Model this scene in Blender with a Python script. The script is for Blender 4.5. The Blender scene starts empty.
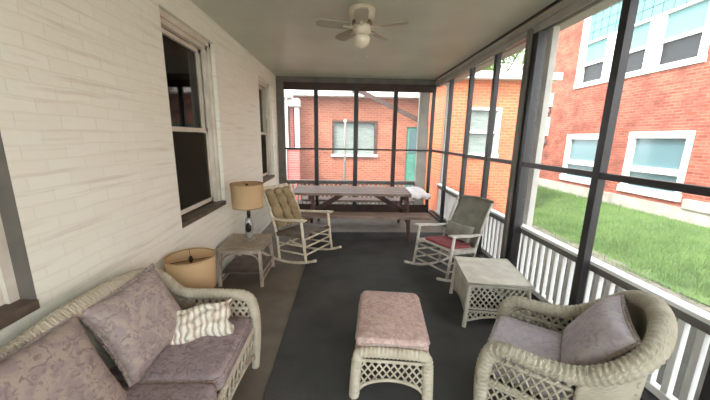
import bpy, bmesh, math, random
from mathutils import Vector, Matrix
random.seed(7)
C = bpy.context.scene.collection
PI = math.pi
H = 1.55
XL, XR, YE, ZC = -1.357, 1.808, 6.223, 2.70

# ------------------------------------------------------------------ materials
def srgb(r, g, b):
    f = lambda c: (c/255/12.92) if c/255 <= .04045 else ((c/255+.055)/1.055)**2.4
    return (f(r), f(g), f(b), 1)

def newmat(name):
    m = bpy.data.materials.new(name); m.use_nodes = True
    nt = m.node_tree
    return m, nt, nt.nodes['Principled BSDF']

def mix_cols(nt, fac, a, b):
    n = nt.nodes.new('ShaderNodeMix'); n.data_type = 'RGBA'
    if fac is not None: nt.links.new(fac, n.inputs[0])
    for i, v in ((6, a), (7, b)):
        if isinstance(v, tuple): n.inputs[i].default_value = v
        else: nt.links.new(v, n.inputs[i])
    return n

def coords(nt, scale=(1, 1, 1), rot=(0, 0, 0)):
    t = nt.nodes.new('ShaderNodeTexCoord'); mp = nt.nodes.new('ShaderNodeMapping')
    mp.inputs['Scale'].default_value = scale; mp.inputs['Rotation'].default_value = rot
    nt.links.new(t.outputs['Object'], mp.inputs['Vector']); return mp.outputs[0]

def ramp(nt, src, p0, p1):
    r = nt.nodes.new('ShaderNodeMapRange')
    r.inputs['From Min'].default_value = p0; r.inputs['From Max'].default_value = p1
    nt.links.new(src, r.inputs['Value']); return r.outputs[0]

def bump(nt, bs, h, strength, dist=.01):
    b = nt.nodes.new('ShaderNodeBump'); b.inputs['Strength'].default_value = strength
    b.inputs['Distance'].default_value = dist
    nt.links.new(h, b.inputs['Height']); nt.links.new(b.outputs[0], bs.inputs['Normal'])

def noise_mat(name, c1, c2, scale=8, rough=.7, bstr=.2, stretch=(1, 1, 1), lo=.35, hi=.65, detail=5, bscale=None, spec=.3):
    m, nt, bs = newmat(name)
    v = coords(nt, stretch)
    n = nt.nodes.new('ShaderNodeTexNoise'); n.inputs['Scale'].default_value = scale; n.inputs['Detail'].default_value = detail
    nt.links.new(v, n.inputs['Vector'])
    mx = mix_cols(nt, ramp(nt, n.outputs[0], lo, hi), c1, c2)
    nt.links.new(mx.outputs[2], bs.inputs['Base Color'])
    bs.inputs['Roughness'].default_value = rough; bs.inputs['Specular IOR Level'].default_value = spec
    if bstr:
        n2 = nt.nodes.new('ShaderNodeTexNoise'); n2.inputs['Scale'].default_value = bscale or scale*4
        nt.links.new(v, n2.inputs['Vector']); bump(nt, bs, n2.outputs[0], bstr)
    return m

def brick_mat(name, c1, c2, mortar, axis, bw=.215, bh=.075, mort=.012, bstr=.5, stain=None, rough=.85, wander=.012, streak=None):
    m, nt, bs = newmat(name)
    t = nt.nodes.new('ShaderNodeTexCoord'); sp = nt.nodes.new('ShaderNodeSeparateXYZ'); cb = nt.nodes.new('ShaderNodeCombineXYZ')
    nt.links.new(t.outputs['Object'], sp.inputs[0])
    nt.links.new(sp.outputs[1 if axis == 'x' else 0], cb.inputs[0]); nt.links.new(sp.outputs[2], cb.inputs[1])
    # a slight wander keeps old courses from being ruler straight
    nz = nt.nodes.new('ShaderNodeTexNoise'); nz.inputs['Scale'].default_value = 3
    nt.links.new(cb.outputs[0], nz.inputs['Vector'])
    vm = nt.nodes.new('ShaderNodeVectorMath'); vm.operation = 'MULTIPLY_ADD'
    vm.inputs[1].default_value = (wander, wander, 0)
    nt.links.new(nz.outputs['Color'], vm.inputs[0]); nt.links.new(cb.outputs[0], vm.inputs[2])
    b = nt.nodes.new('ShaderNodeTexBrick')
    b.inputs['Scale'].default_value = 1; b.inputs['Brick Width'].default_value = bw; b.inputs['Row Height'].default_value = bh
    b.inputs['Mortar Size'].default_value = mort; b.inputs['Mortar Smooth'].default_value = .5
    b.inputs['Color1'].default_value = c1; b.inputs['Color2'].default_value = c2; b.inputs['Mortar'].default_value = mortar
    nt.links.new(vm.outputs[0], b.inputs['Vector'])
    col = b.outputs['Color']
    if stain:
        n = nt.nodes.new('ShaderNodeTexNoise'); n.inputs['Scale'].default_value = 2.2; n.inputs['Detail'].default_value = 6
        nt.links.new(cb.outputs[0], n.inputs['Vector'])
        col = mix_cols(nt, ramp(nt, n.outputs[0], .45, .75), col, stain).outputs[2]
    if streak:       # grime caught along the bed joints, broken into short runs
        ms = nt.nodes.new('ShaderNodeMapping'); ms.inputs['Scale'].default_value = (.9, 15.15, 1)
        nt.links.new(vm.outputs[0], ms.inputs['Vector'])
        n5 = nt.nodes.new('ShaderNodeTexNoise'); n5.inputs['Scale'].default_value = 1.6; n5.inputs['Detail'].default_value = 4
        nt.links.new(ms.outputs[0], n5.inputs['Vector'])
        col = mix_cols(nt, ramp(nt, n5.outputs[0], .56, .70), col, streak).outputs[2]
    nt.links.new(col, bs.inputs['Base Color'])
    bs.inputs['Roughness'].default_value = rough; bs.inputs['Specular IOR Level'].default_value = .25
    inv = nt.nodes.new('ShaderNodeMath'); inv.operation = 'SUBTRACT'; inv.inputs[0].default_value = 1
    nt.links.new(b.outputs['Fac'], inv.inputs[1])
    n3 = nt.nodes.new('ShaderNodeTexNoise'); n3.inputs['Scale'].default_value = 18
    nt.links.new(cb.outputs[0], n3.inputs['Vector'])
    ad = nt.nodes.new('ShaderNodeMath'); ad.operation = 'ADD'
    nt.links.new(inv.outputs[0], ad.inputs[0]); nt.links.new(n3.outputs[0], ad.inputs[1])
    bump(nt, bs, ad.outputs[0], bstr, .012)
    return m

def plain(name, c, rough=.6, metal=0, spec=.4):
    m, nt, bs = newmat(name)
    bs.inputs['Base Color'].default_value = c; bs.inputs['Roughness'].default_value = rough
    bs.inputs['Metallic'].default_value = metal; bs.inputs['Specular IOR Level'].default_value = spec
    return m

def wicker_mat(name, c1, c2, scale=60):
    m, nt, bs = newmat(name)
    v = coords(nt)
    w1 = nt.nodes.new('ShaderNodeTexWave'); w1.bands_direction = 'Z'; w1.inputs['Scale'].default_value = scale; w1.inputs['Distortion'].default_value = 1.5
    w2 = nt.nodes.new('ShaderNodeTexWave'); w2.bands_direction = 'DIAGONAL'; w2.inputs['Scale'].default_value = scale*.7; w2.inputs['Distortion'].default_value = 1
    n = nt.nodes.new('ShaderNodeTexNoise'); n.inputs['Scale'].default_value = 9; n.inputs['Detail'].default_value = 6
    for k in (w1, w2, n): nt.links.new(v, k.inputs['Vector'])
    mul = nt.nodes.new('ShaderNodeMath'); mul.operation = 'MULTIPLY'
    nt.links.new(w1.outputs[1], mul.inputs[0]); nt.links.new(w2.outputs[1], mul.inputs[1])
    mx = mix_cols(nt, ramp(nt, n.outputs[0], .3, .7), c1, c2)
    nt.links.new(mx.outputs[2], bs.inputs['Base Color'])
    bs.inputs['Roughness'].default_value = .6; bs.inputs['Specular IOR Level'].default_value = .3
    bump(nt, bs, mul.outputs[0], .6, .006)
    return m

def damask_mat(name, ground, flower, dark, scale=7):
    """woven floral: big soft scrolls in two tones over a third"""
    m, nt, bs = newmat(name)
    v = coords(nt)
    d = nt.nodes.new('ShaderNodeTexNoise'); d.inputs['Scale'].default_value = scale*.55; d.inputs['Detail'].default_value = 2; d.inputs['Distortion'].default_value = 2.2
    d2 = nt.nodes.new('ShaderNodeTexNoise'); d2.inputs['Scale'].default_value = scale*2.1; d2.inputs['Detail'].default_value = 3; d2.inputs['Distortion'].default_value = 1.4
    f = nt.nodes.new('ShaderNodeTexNoise'); f.inputs['Scale'].default_value = 160
    for k in (d, d2, f): nt.links.new(v, k.inputs['Vector'])
    a = mix_cols(nt, ramp(nt, d.outputs[0], .42, .56), ground, flower)
    b = mix_cols(nt, ramp(nt, d2.outputs[0], .50, .64), a.outputs[2], dark)
    nt.links.new(b.outputs[2], bs.inputs['Base Color'])
    bs.inputs['Roughness'].default_value = .9; bs.inputs['Specular IOR Level'].default_value = .15
    bump(nt, bs, f.outputs[0], .3, .004)
    return m

def screen_mat(name, dens, col):
    """insect screen: a fine mesh, most of it air"""
    m = bpy.data.materials.new(name); m.use_nodes = True; nt = m.node_tree; nt.nodes.clear()
    o = nt.nodes.new('ShaderNodeOutputMaterial'); mx = nt.nodes.new('ShaderNodeMixShader')
    t = nt.nodes.new('ShaderNodeBsdfTransparent'); d = nt.nodes.new('ShaderNodeBsdfDiffuse'); d.inputs[0].default_value = col
    tl = nt.nodes.new('ShaderNodeBsdfTranslucent'); tl.inputs[0].default_value = col
    m2 = nt.nodes.new('ShaderNodeMixShader'); m2.inputs[0].default_value = .5
    nt.links.new(d.outputs[0], m2.inputs[1]); nt.links.new(tl.outputs[0], m2.inputs[2])
    mx.inputs[0].default_value = dens
    nt.links.new(t.outputs[0], mx.inputs[1]); nt.links.new(m2.outputs[0], mx.inputs[2]); nt.links.new(mx.outputs[0], o.inputs[0])
    return m

def pane_mat(name, tint, refl=.12, rough=.03):
    m = bpy.data.materials.new(name); m.use_nodes = True; nt = m.node_tree; nt.nodes.clear()
    o = nt.nodes.new('ShaderNodeOutputMaterial'); mx = nt.nodes.new('ShaderNodeMixShader')
    t = nt.nodes.new('ShaderNodeBsdfTransparent'); t.inputs[0].default_value = tint
    g = nt.nodes.new('ShaderNodeBsdfGlossy'); g.inputs['Roughness'].default_value = rough
    lw = nt.nodes.new('ShaderNodeFresnel'); lw.inputs[0].default_value = 1.5
    ad = nt.nodes.new('ShaderNodeMath'); ad.operation = 'ADD'; ad.inputs[1].default_value = refl
    nt.links.new(lw.outputs[0], ad.inputs[0]); nt.links.new(ad.outputs[0], mx.inputs[0])
    nt.links.new(t.outputs[0], mx.inputs[1]); nt.links.new(g.outputs[0], mx.inputs[2]); nt.links.new(mx.outputs[0], o.inputs[0])
    return m

M = {}
M['wall'] = brick_mat('painted_brick', srgb(241, 241, 228), srgb(238, 237, 223), srgb(235, 234, 219), 'x', bw=.205, bh=.066, bstr=.22, mort=.006, rough=.6, wander=.035, streak=srgb(224, 220, 205))
M['wall_y'] = brick_mat('painted_brick_return', srgb(232, 228, 214), srgb(222, 216, 200), srgb(214, 208, 194), 'y', bstr=.4, mort=.006, rough=.6)
M['ceil'] = noise_mat('ceiling_paint', srgb(204, 206, 190), srgb(196, 197, 181), 2, .45, .05)
M['floor'] = noise_mat('porch_floor_paint', srgb(122, 112, 98), srgb(98, 90, 80), 4, .55, .15, lo=.3, hi=.7)
M['mat'] = noise_mat('mat_pile', srgb(82, 81, 78), srgb(67, 67, 65), 3, .95, .5, bscale=180, lo=.3, hi=.7, spec=.1)
M['dark'] = noise_mat('dark_frame_paint', srgb(44, 42, 43), srgb(34, 34, 37), 6, .4, .1, spec=.5)
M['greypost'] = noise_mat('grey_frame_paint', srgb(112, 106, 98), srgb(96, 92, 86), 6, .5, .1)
M['brownframe'] = noise_mat('brown_frame_paint', srgb(74, 54, 46), srgb(58, 44, 40), 6, .5, .1)
M['white'] = noise_mat('white_paint', srgb(236, 238, 236), srgb(222, 224, 220), 5, .5, .1)
M['sash'] = noise_mat('sash_paint', srgb(224, 218, 205), srgb(206, 198, 184), 7, .5, .1)
M['sill'] = noise_mat('sill_paint', srgb(112, 98, 84), srgb(88, 76, 66), 9, .6, .2)
M['beam'] = noise_mat('beam_paint', srgb(200, 198, 188), srgb(186, 184, 176), 4, .6, .1)
M['strip'] = noise_mat('trim_paint', srgb(176, 173, 164), srgb(158, 155, 146), 4, .5, .1)
M['screen'] = screen_mat('insect_screen', .06, srgb(196, 200, 198))
M['half_screen'] = screen_mat('fine_dark_screen', .55, srgb(84, 80, 70))
M['pane'] = pane_mat('window_pane', (.46, .50, .45, 1), .0)
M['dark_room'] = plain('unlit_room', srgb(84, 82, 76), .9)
M['curtain'] = noise_mat('curtain_cloth', srgb(120, 110, 100), srgb(90, 84, 78), 6, .9, .1)
M['wicker_cream'] = wicker_mat('cream_wicker', srgb(206, 197, 177), srgb(180, 169, 148))
M['wicker_grey'] = wicker_mat('weathered_wicker', srgb(182, 176, 157), srgb(152, 146, 127))
M['wicker_white'] = wicker_mat('chalky_wicker', srgb(214, 210, 196), srgb(186, 180, 164))
M['wicker_back'] = wicker_mat('grey_rocker_wicker', srgb(146, 142, 130), srgb(120, 116, 106), 50)
M['damask'] = damask_mat('mauve_damask', srgb(146, 132, 134), srgb(158, 143, 142), srgb(130, 116, 120), 16)
M['damask_tan'] = damask_mat('faded_damask', srgb(158, 144, 141), srgb(174, 160, 149), srgb(142, 127, 126), 15)
M['damask_pink'] = damask_mat('pink_damask', srgb(186, 160, 152), srgb(198, 175, 163), srgb(172, 144, 140), 18)
M['damask_lilac'] = damask_mat('lilac_damask', srgb(170, 162, 166), srgb(178, 170, 171), srgb(160, 151, 156), 16)
M['fringe'] = noise_mat('fringe_cord', srgb(178, 166, 156), srgb(140, 128, 124), 60, .9, .4)
M['wood_cream'] = noise_mat('peeling_cream_paint', srgb(222, 212, 190), srgb(190, 174, 148), 14, .6, .2, lo=.4, hi=.7)
M['wood_white'] = noise_mat('worn_white_paint', srgb(200, 195, 184), srgb(168, 160, 148), 14, .6, .2, lo=.4, hi=.7)
M['cush_tan'] = noise_mat('tan_corduroy', srgb(166, 146, 112), srgb(142, 122, 92), 10, .95, .4)
M['cush_red'] = noise_mat('red_cushion', srgb(146, 78, 78), srgb(124, 60, 64), 10, .9, .3)
M['picnic_top'] = noise_mat('brown_grey_boards', srgb(150, 128, 114), srgb(122, 102, 92), 5, .5, .2, (1, 6, 1))
M['picnic_leg'] = noise_mat('dark_brown_boards', srgb(96, 68, 58), srgb(70, 50, 44), 5, .6, .2)
M['table_wood'] = noise_mat('worn_grey_wood', srgb(186, 172, 156), srgb(148, 134, 120), 9, .6, .2, (1, 4, 1))
M['table_top'] = noise_mat('worn_table_top', srgb(168, 152, 132), srgb(136, 120, 102), 9, .55, .2, (1, 4, 1))
M['shade'] = None
m, nt, bs = newmat('burlap_shade')
bs.inputs['Base Color'].default_value = srgb(218, 190, 148); bs.inputs['Roughness'].default_value = .9
tr = nt.nodes.new('ShaderNodeBsdfTranslucent'); tr.inputs[0].default_value = srgb(230, 196, 148)
mx = nt.nodes.new('ShaderNodeMixShader'); mx.inputs[0].default_value = .35
nt.links.new(bs.outputs[0], mx.inputs[1]); nt.links.new(tr.outputs[0], mx.inputs[2]); nt.links.new(mx.outputs[0], nt.nodes['Material Output'].inputs[0])
M['shade'] = m
M['shade_trim'] = noise_mat('shade_binding', srgb(178, 146, 106), srgb(160, 130, 94), 30, .8, .1)
M['lamp_body'] = plain('smoked_glass', srgb(150, 150, 146), .12, .0, .9)
M['lamp_dark'] = plain('lamp_dark_metal', srgb(40, 34, 30), .35, .5)
M['lamp_foot'] = plain('brushed_metal', srgb(170, 164, 152), .3, .8)
M['fan'] = noise_mat('fan_enamel', srgb(222, 214, 194), srgb(206, 196, 174), 5, .35, 0)
M['fan_blade'] = noise_mat('fan_blade_paint', srgb(176, 168, 150), srgb(160, 152, 134), 5, .4, 0)
M['fan_band'] = plain('fan_dark_band', srgb(120, 108, 88), .4)  # even grey-brown, darker than the fan enamel
M['bowl'] = plain('frosted_bowl', srgb(236, 226, 202), .25, 0, .6)
M['cloth'] = noise_mat('white_plastic_cloth', srgb(246, 240, 240), srgb(226, 216, 218), 5, .35, .1)
M['brick_x'] = brick_mat('red_brick_side', srgb(170, 94, 74), srgb(134, 66, 50), srgb(156, 110, 94), 'x', bstr=.3, stain=srgb(112, 60, 50))
M['brick_y'] = brick_mat('orange_brick_front', srgb(200, 118, 80), srgb(182, 100, 66), srgb(190, 144, 112), 'y', bstr=.3, stain=srgb(190, 106, 86))
M['brick_far'] = brick_mat('salmon_brick', srgb(174, 108, 84), srgb(154, 90, 68), srgb(170, 128, 108), 'y', bstr=.3)
M['brick_pink'] = brick_mat('pink_brick', srgb(206, 112, 106), srgb(188, 92, 90), srgb(200, 146, 138), 'x', bstr=.3)
M['concrete'] = noise_mat('concrete', srgb(176, 172, 162), srgb(150, 146, 138), 3, .9, .3)
M['ext_glass'] = plain('outside_glass', srgb(92, 124, 130), .12, 0, .6)
M['ext_glass_dark'] = plain('outside_dark_glass', srgb(44, 46, 48), .25, 0, .25)
M['glass_block'] = plain('glass_block', srgb(98, 138, 138), .35, 0, .2)
M['frosted'] = plain('frosted_window', srgb(104, 140, 140), .5, 0, .2)
M['frame_grey'] = noise_mat('weathered_white_frame', srgb(206, 206, 200), srgb(176, 178, 174), 3, .6, .1)
M['blind'] = noise_mat('window_blind', srgb(142, 154, 150), srgb(116, 130, 126), 4, .4, .1, (1, 1, 12))
M['teal'] = noise_mat('teal_paint', srgb(98, 168, 150), srgb(80, 148, 132), 4, .5, .1)
M['grass_soil'] = noise_mat('turf', srgb(88, 112, 62), srgb(68, 92, 48), 2.2, .95, .4, bscale=60)
M['blade'] = noise_mat('grass_blade', srgb(106, 136, 74), srgb(80, 110, 56), 1.4, .8, 0, lo=.35, hi=.65)
M['dirt'] = noise_mat('bare_dirt', srgb(116, 112, 102), srgb(88, 86, 78), 6, .95, .5)
M['soil'] = noise_mat('shadowed_soil', srgb(62, 62, 54), srgb(44, 46, 42), 4, .95, .5)  # dark soil, with the house shadow also put into its colour
M['leaf'] = noise_mat('pale_foliage', srgb(176, 196, 140), srgb(130, 160, 100), 1.5, .8, 0)
M['bark'] = noise_mat('tree_bark', srgb(110, 98, 84), srgb(80, 72, 62), 5, .9, .4)
M['roofing'] = plain('roofing', srgb(90, 88, 86), .9)
M['meter'] = plain('meter_metal', srgb(120, 106, 104), .3, .4)

# striped crumpled pillow
m, nt, bs = newmat('striped_ticking')
v = coords(nt)
w = nt.nodes.new('ShaderNodeTexWave'); w.bands_direction = 'X'; w.inputs['Scale'].default_value = 9; w.inputs['Distortion'].default_value = 7; w.inputs['Detail'].default_value = 3
n = nt.nodes.new('ShaderNodeTexNoise'); n.inputs['Scale'].default_value = 10
nt.links.new(v, w.inputs['Vector']); nt.links.new(v, n.inputs['Vector'])
c2 = mix_cols(nt, ramp(nt, n.outputs[0], .45, .58), srgb(190, 164, 142), srgb(168, 162, 140))
c3 = mix_cols(nt, ramp(nt, w.outputs[1], .0, .6), c2.outputs[2], srgb(232, 226, 212))
nt.links.new(c3.outputs[2], bs.inputs['Base Color']); bs.inputs['Roughness'].default_value = .9
n4 = nt.nodes.new('ShaderNodeTexWave'); n4.inputs['Scale'].default_value = 9; n4.inputs['Distortion'].default_value = 6
nt.links.new(v, n4.inputs['Vector']); bump(nt, bs, n4.outputs[1], .6, .012)
M['ticking'] = m

# ------------------------------------------------------------------ geometry helpers
def B(): return bmesh.new()

def box(bm, c, s, rot=None, bev=0):
    r = bmesh.ops.create_cube(bm, size=1)
    vs = r['verts']
    mt = Matrix.Diagonal((s[0], s[1], s[2], 1))
    if rot is not None: mt = rot.to_4x4() @ mt
    mt = Matrix.Translation(c) @ mt
    bmesh.ops.transform(bm, matrix=mt, verts=vs)
    if bev:
        es = list({e for v in vs for e in v.link_edges})
        bmesh.ops.bevel(bm, geom=es, offset=bev, segments=2, affect='EDGES', profile=.6)

def bx(bm, x0, x1, y0, y1, z0, z1, bev=0):
    box(bm, ((x0+x1)/2, (y0+y1)/2, (z0+z1)/2), (abs(x1-x0), abs(y1-y0), abs(z1-z0)), None, bev)

def bar(bm, p, q, w, t, up=(0, 0, 1), bev=0):
    """squared bar from p to q; w across, t along 'up'"""
    p, q = Vector(p), Vector(q); d = (q-p); L = d.length; d.normalize()
    u = Vector(up); s = d.cross(u)
    if s.length < 1e-4: s = d.cross(Vector((1, 0, 0)))
    s.normalize(); u = s.cross(d)
    R = Matrix((d, s, u)).transposed()
    box(bm, (p+q)/2, (L, w, t), R, bev)

def smooth(pts, n=6, closed=False):
    P = [Vector(p) for p in pts]; out = []
    N = len(P); rng = range(N if closed else N-1)
    for i in rng:
        g = (lambda k: P[k % N]) if closed else (lambda k: P[max(0, min(N-1, k))])
        a, b, c, d = g(i-1), g(i), g(i+1), g(i+2)
        for k in range(n):
            t = k/n
            out.append(.5*((2*b)+(-a+c)*t+(2*a-5*b+4*c-d)*t*t+(-a+3*b-3*c+d)*t**3))
    if not closed: out.append(P[-1])
    return out

def tube(bm, pts, r, seg=10, ripple=0, pitch=.03, closed=False, helix=1, squash=1.0):
    P = [Vector(p) for p in pts]; N = len(P)
    if ripple:      # resample finely so the wrapping shows
        L = [0]
        for i in range(1, N): L.append(L[-1]+(P[i]-P[i-1]).length)
        tot = L[-1]; n = max(4, int(tot/(pitch/5)))
        Q = []; j = 0
        for k in range(n+1):
            s = tot*k/n
            while j < N-2 and L[j+1] < s: j += 1
            f = (s-L[j])/max(1e-9, L[j+1]-L[j]); Q.append(P[j].lerp(P[j+1], min(1, f)))
        rr = r if callable(r) else None
        P = Q; N = len(P)
    rings = []; s = 0; prev = None
    ref = Vector((0, 0, 1))
    for i in range(N):
        if closed: t = P[(i+1) % N]-P[(i-1) % N]
        else: t = P[min(N-1, i+1)]-P[max(0, i-1)]
        if t.length < 1e-9: t = Vector((0, 0, 1))
        t.normalize()
        if prev is None:
            a = t.cross(ref)
            if a.length < .1: a = t.cross(Vector((0, 1, 0)))
            a.normalize()
        else:
            a = prev-t*prev.dot(t); a.normalize()
        prev = a; b = t.cross(a)
        if i: s += (P[i]-P[i-1]).length
        rad = r(i/(N-1)) if callable(r) else r
        ring = []
        for k in range(seg):
            th = 2*PI*k/seg
            q = rad*(1+ripple*math.sin(2*PI*s/pitch+helix*th)) if ripple else rad
            ring.append(bm.verts.new(P[i]+a*math.cos(th)*q+b*math.sin(th)*q*squash))
        rings.append(ring)
    M_ = N if closed else N-1
    for i in range(M_):
        A, Bq = rings[i], rings[(i+1) % N]
        for k in range(seg):
            f = bm.faces.new((A[k], A[(k+1) % seg], Bq[(k+1) % seg], Bq[k])); f.smooth = True
    if not closed:
        bm.faces.new(rings[0][::-1]); bm.faces.new(rings[-1])

def lathe(bm, prof, c=(0, 0, 0), seg=28, cap=True):
    rings = []
    for r, z in prof:
        rings.append([bm.verts.new((c[0]+r*math.cos(2*PI*k/seg), c[1]+r*math.sin(2*PI*k/seg), c[2]+z)) for k in range(seg)])
    for i in range(len(rings)-1):
        for k in range(seg):
            f = bm.faces.new((rings[i][k], rings[i][(k+1) % seg], rings[i+1][(k+1) % seg], rings[i+1][k])); f.smooth = True
    if cap:
        bm.faces.new(rings[0][::-1]); bm.faces.new(rings[-1])

def grid_surf(bm, f, nu, nv, thick=0, nrm=None):
    V = [[bm.verts.new(f(i/nu, j/nv)) for j in range(nv+1)] for i in range(nu+1)]
    fs = []
    for i in range(nu):
        for j in range(nv):
            q = bm.faces.new((V[i][j], V[i+1][j], V[i+1][j+1], V[i][j+1])); q.smooth = True; fs.append(q)
    if thick:
        bmesh.ops.recalc_face_normals(bm, faces=fs)
        bmesh.ops.solidify(bm, geom=fs, thickness=thick)

def pillow(bm, w, h, t, pinch=.06, n=18, wrinkle=0, power=.5, sq=4):
    """soft cushion lying in the xy plane, centred"""
    rings = {}
    def pt(u, v, sgn):
        x = w/2*u*(1-pinch*(1-abs(u))*0 - pinch*(1-v*v)*abs(u)**3); y = h/2*v*(1-pinch*(1-u*u)*abs(v)**3)
        e = max(0, (1-abs(u)**sq)*(1-abs(v)**sq))**power
        z = sgn*t/2*e
        if wrinkle: z += wrinkle*e*(math.sin(9*u+4*v)+math.sin(5*u-11*v+1))*.5; x += wrinkle*.6*math.sin(7*v); y += wrinkle*.6*math.sin(6*u+1)
        return Vector((x, y, z))
    top = {}; bot = {}
    for i in range(n+1):
        for j in range(n+1):
            # cosine spacing gives round edges
            u = -math.cos(PI*i/n); v = -math.cos(PI*j/n)
            top[i, j] = bm.verts.new(pt(u, v, 1))
            edge = i in (0, n) or j in (0, n)
            bot[i, j] = top[i, j] if edge else bm.verts.new(pt(u, v, -1))
    for i in range(n):
        for j in range(n):
            f = bm.faces.new((top[i, j], top[i+1, j], top[i+1, j+1], top[i, j+1])); f.smooth = True
            f = bm.faces.new((bot[i, j+1], bot[i+1, j+1], bot[i+1, j], bot[i, j])); f.smooth = True

def pad(bm, x0, x1, y0, y1, z0, z1, r=.03, crown=.015, n=14):
    """boxed cushion with soft rounded edges"""
    cx, cy = (x0+x1)/2, (y0+y1)/2; w, d, t = x1-x0, y1-y0, z1-z0
    prof = []
    for k in range(7): a = -PI/2+PI/2*k/6; prof.append((r*(1-math.cos(a)), z0+r*(1+math.sin(a))))
    for k in range(7): a = PI/2*k/6; prof.append((r*(1-math.cos(a)), z1-r*(1-math.sin(a))))
    def loop(ins, z):
        out = []; rr = max(.004, .05-ins)
        for cxs, cys, a0 in ((1, 1, 0), (-1, 1, PI/2), (-1, -1, PI), (1, -1, 3*PI/2)):
            for k in range(6):
                a = a0+PI/2*k/5
                out.append(bm.verts.new((cx+cxs*(w/2-ins-rr)+rr*math.cos(a), cy+cys*(d/2-ins-rr)+rr*math.sin(a), z)))
        return out
    loops = [loop(i, z) for i, z in prof]
    for q in range(1, 6): # crown of the top
        f = q/6; ins = r+(min(w, d)/2-r-.01)*f*.95
        loops.append(loop(ins, z1+crown*math.sin(f*PI/2)))
    N = len(loops[0])
    for i in range(len(loops)-1):
        for k in range(N):
            f = bm.faces.new((loops[i][k], loops[i][(k+1) % N], loops[i+1][(k+1) % N], loops[i+1][k])); f.smooth = True
    bm.faces.new(loops[0][::-1]); bm.faces.new(loops[-1])

def lattice(bm, O, U, V, u1, lo, hi, pitch=.055, r=.006, slope=1.2, rim=.011):
    """open cane lattice in the plane O + u U + v V, 0<=u<=u1, lo(u)<=v<=hi(u), with a cane rim"""
    O, U, V = Vector(O), Vector(U), Vector(V)
    P = lambda u, v: O+U*u+V*v
    vmin = min(lo(u1*k/20) for k in range(21)); vmax = max(hi(u1*k/20) for k in range(21))
    for sg in (1, -1):
        c = -(vmax-vmin)/slope-pitch
        while c < u1+(vmax-vmin)/slope+pitch:
            run = []; N = 60
            for k in range(N+1):
                v = vmin+(vmax-vmin)*k/N; u = c+sg*(v-vmin)/slope
                if 0 <= u <= u1 and lo(u) <= v <= hi(u): run.append((u, v))
                else:
                    if len(run) > 1: tube(bm, [P(*run[0]), P(*run[-1])], r, 4)
                    run = []
            if len(run) > 1: tube(bm, [P(*run[0]), P(*run[-1])], r, 4)
            c += pitch
    if rim:
        tube(bm, [P(u1*k/16, lo(u1*k/16)) for k in range(17)], rim, 6)
        tube(bm, [P(u1*k/16, hi(u1*k/16)) for k in range(17)], rim, 6)

def obj(name, bm, mat, parent=None, loc=None, rot=None, sharp=False):
    me = bpy.data.meshes.new(name)
    bmesh.ops.recalc_face_normals(bm, faces=bm.faces[:])
    bm.to_mesh(me); bm.free()
    me.materials.append(mat)
    o = bpy.data.objects.new(name, me); C.objects.link(o)
    if parent is not None: o.parent = parent
    if loc is not None: o.location = loc
    if rot is not None: o.rotation_euler = rot
    return o

def tag(o, label, cat, group=None, kind=None):
    o['label'] = label
    if cat: o['category'] = cat
    if group: o['group'] = group
    if kind: o['kind'] = kind
    return o

def thing(name, label, cat, loc=(0, 0, 0), rz=0, group=None, kind=None):
    o = bpy.data.objects.new(name, None); C.objects.link(o); o.empty_display_size = .1
    o.location = loc; o.rotation_euler = (0, 0, rz)
    return tag(o, label, cat, group, kind)

def struct(name, bm, mat, label=None, parent=None):
    o = obj(name, bm, mat, parent)
    if parent is None:
        o['kind'] = 'structure'
        if label: o['label'] = label
    return o

def struct_root(name, label, loc=(0, 0, 0)):
    o = bpy.data.objects.new(name, None); C.objects.link(o); o.location = loc
    o['kind'] = 'structure'; o['label'] = label
    return o

def dup(root):
    r = root.copy(); C.objects.link(r)
    for ch in list(root.children):
        c = ch.copy(); C.objects.link(c); c.parent = r
        for g in ch.children:
            d = g.copy(); C.objects.link(d); d.parent = c
    return r

def dup_part(o, loc, parent):
    c = o.copy(); C.objects.link(c); c.parent = parent; c.location = loc
    return c

# ------------------------------------------------------------------ the porch shell
b = B(); bx(b, XL-.25, XR+.20, -2.0, YE+.12, -.12, 0); struct('floor', b, M['floor'], 'grey-brown painted porch floor')
b = B(); bx(b, XL-.25, 2.02, -2.0, YE+.15, ZC, ZC+.08); struct('ceiling', b, M['ceil'], 'flat greyish beige painted porch ceiling')
b = B(); bx(b, -5.4, 2.20, -2.2, YE+.35, ZC+.16, ZC+.26); struct('trim_1', b, M['roofing'], 'porch roof deck above the ceiling')
b = B(); bx(b, 2.03, 2.17, -2.0, YE+.30, 2.64, ZC+.16); struct('trim_2', b, M['beam'], 'pale outer porch beam above the screens')

WY = [(.33, 1.255), (2.455, 3.39), (4.98, 5.80)]      # brick openings, near to far
WZ0, WZ1 = .80, 2.475
b = B(); yy = -2.0
for a, c in WY:
    bx(b, XL-.25, XL, yy, a, 0, ZC); bx(b, XL-.25, XL, a, c, 0, WZ0-.02); bx(b, XL-.25, XL, a, c, WZ1, ZC); yy = c
bx(b, XL-.25, XL, yy, YE+.12, 0, ZC)
struct('wall_left', b, M['wall'], 'white painted brick house wall on the left')
b = B()
for x in (XL+.03, -.55, .25, 1.05, XR): bx(b, x-.03, x+.03, -2.06, -2.0, 0, ZC)
bx(b, XL, XR, -2.06, -2.0, 2.5, ZC); bx(b, XL, XR, -2.06, -2.0, .85, .9)
struct('wall_back', b, M['dark'], 'unseen porch end behind the viewer, left open to let light in')  # unseen end, left open so sky light reaches the porch
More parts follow.
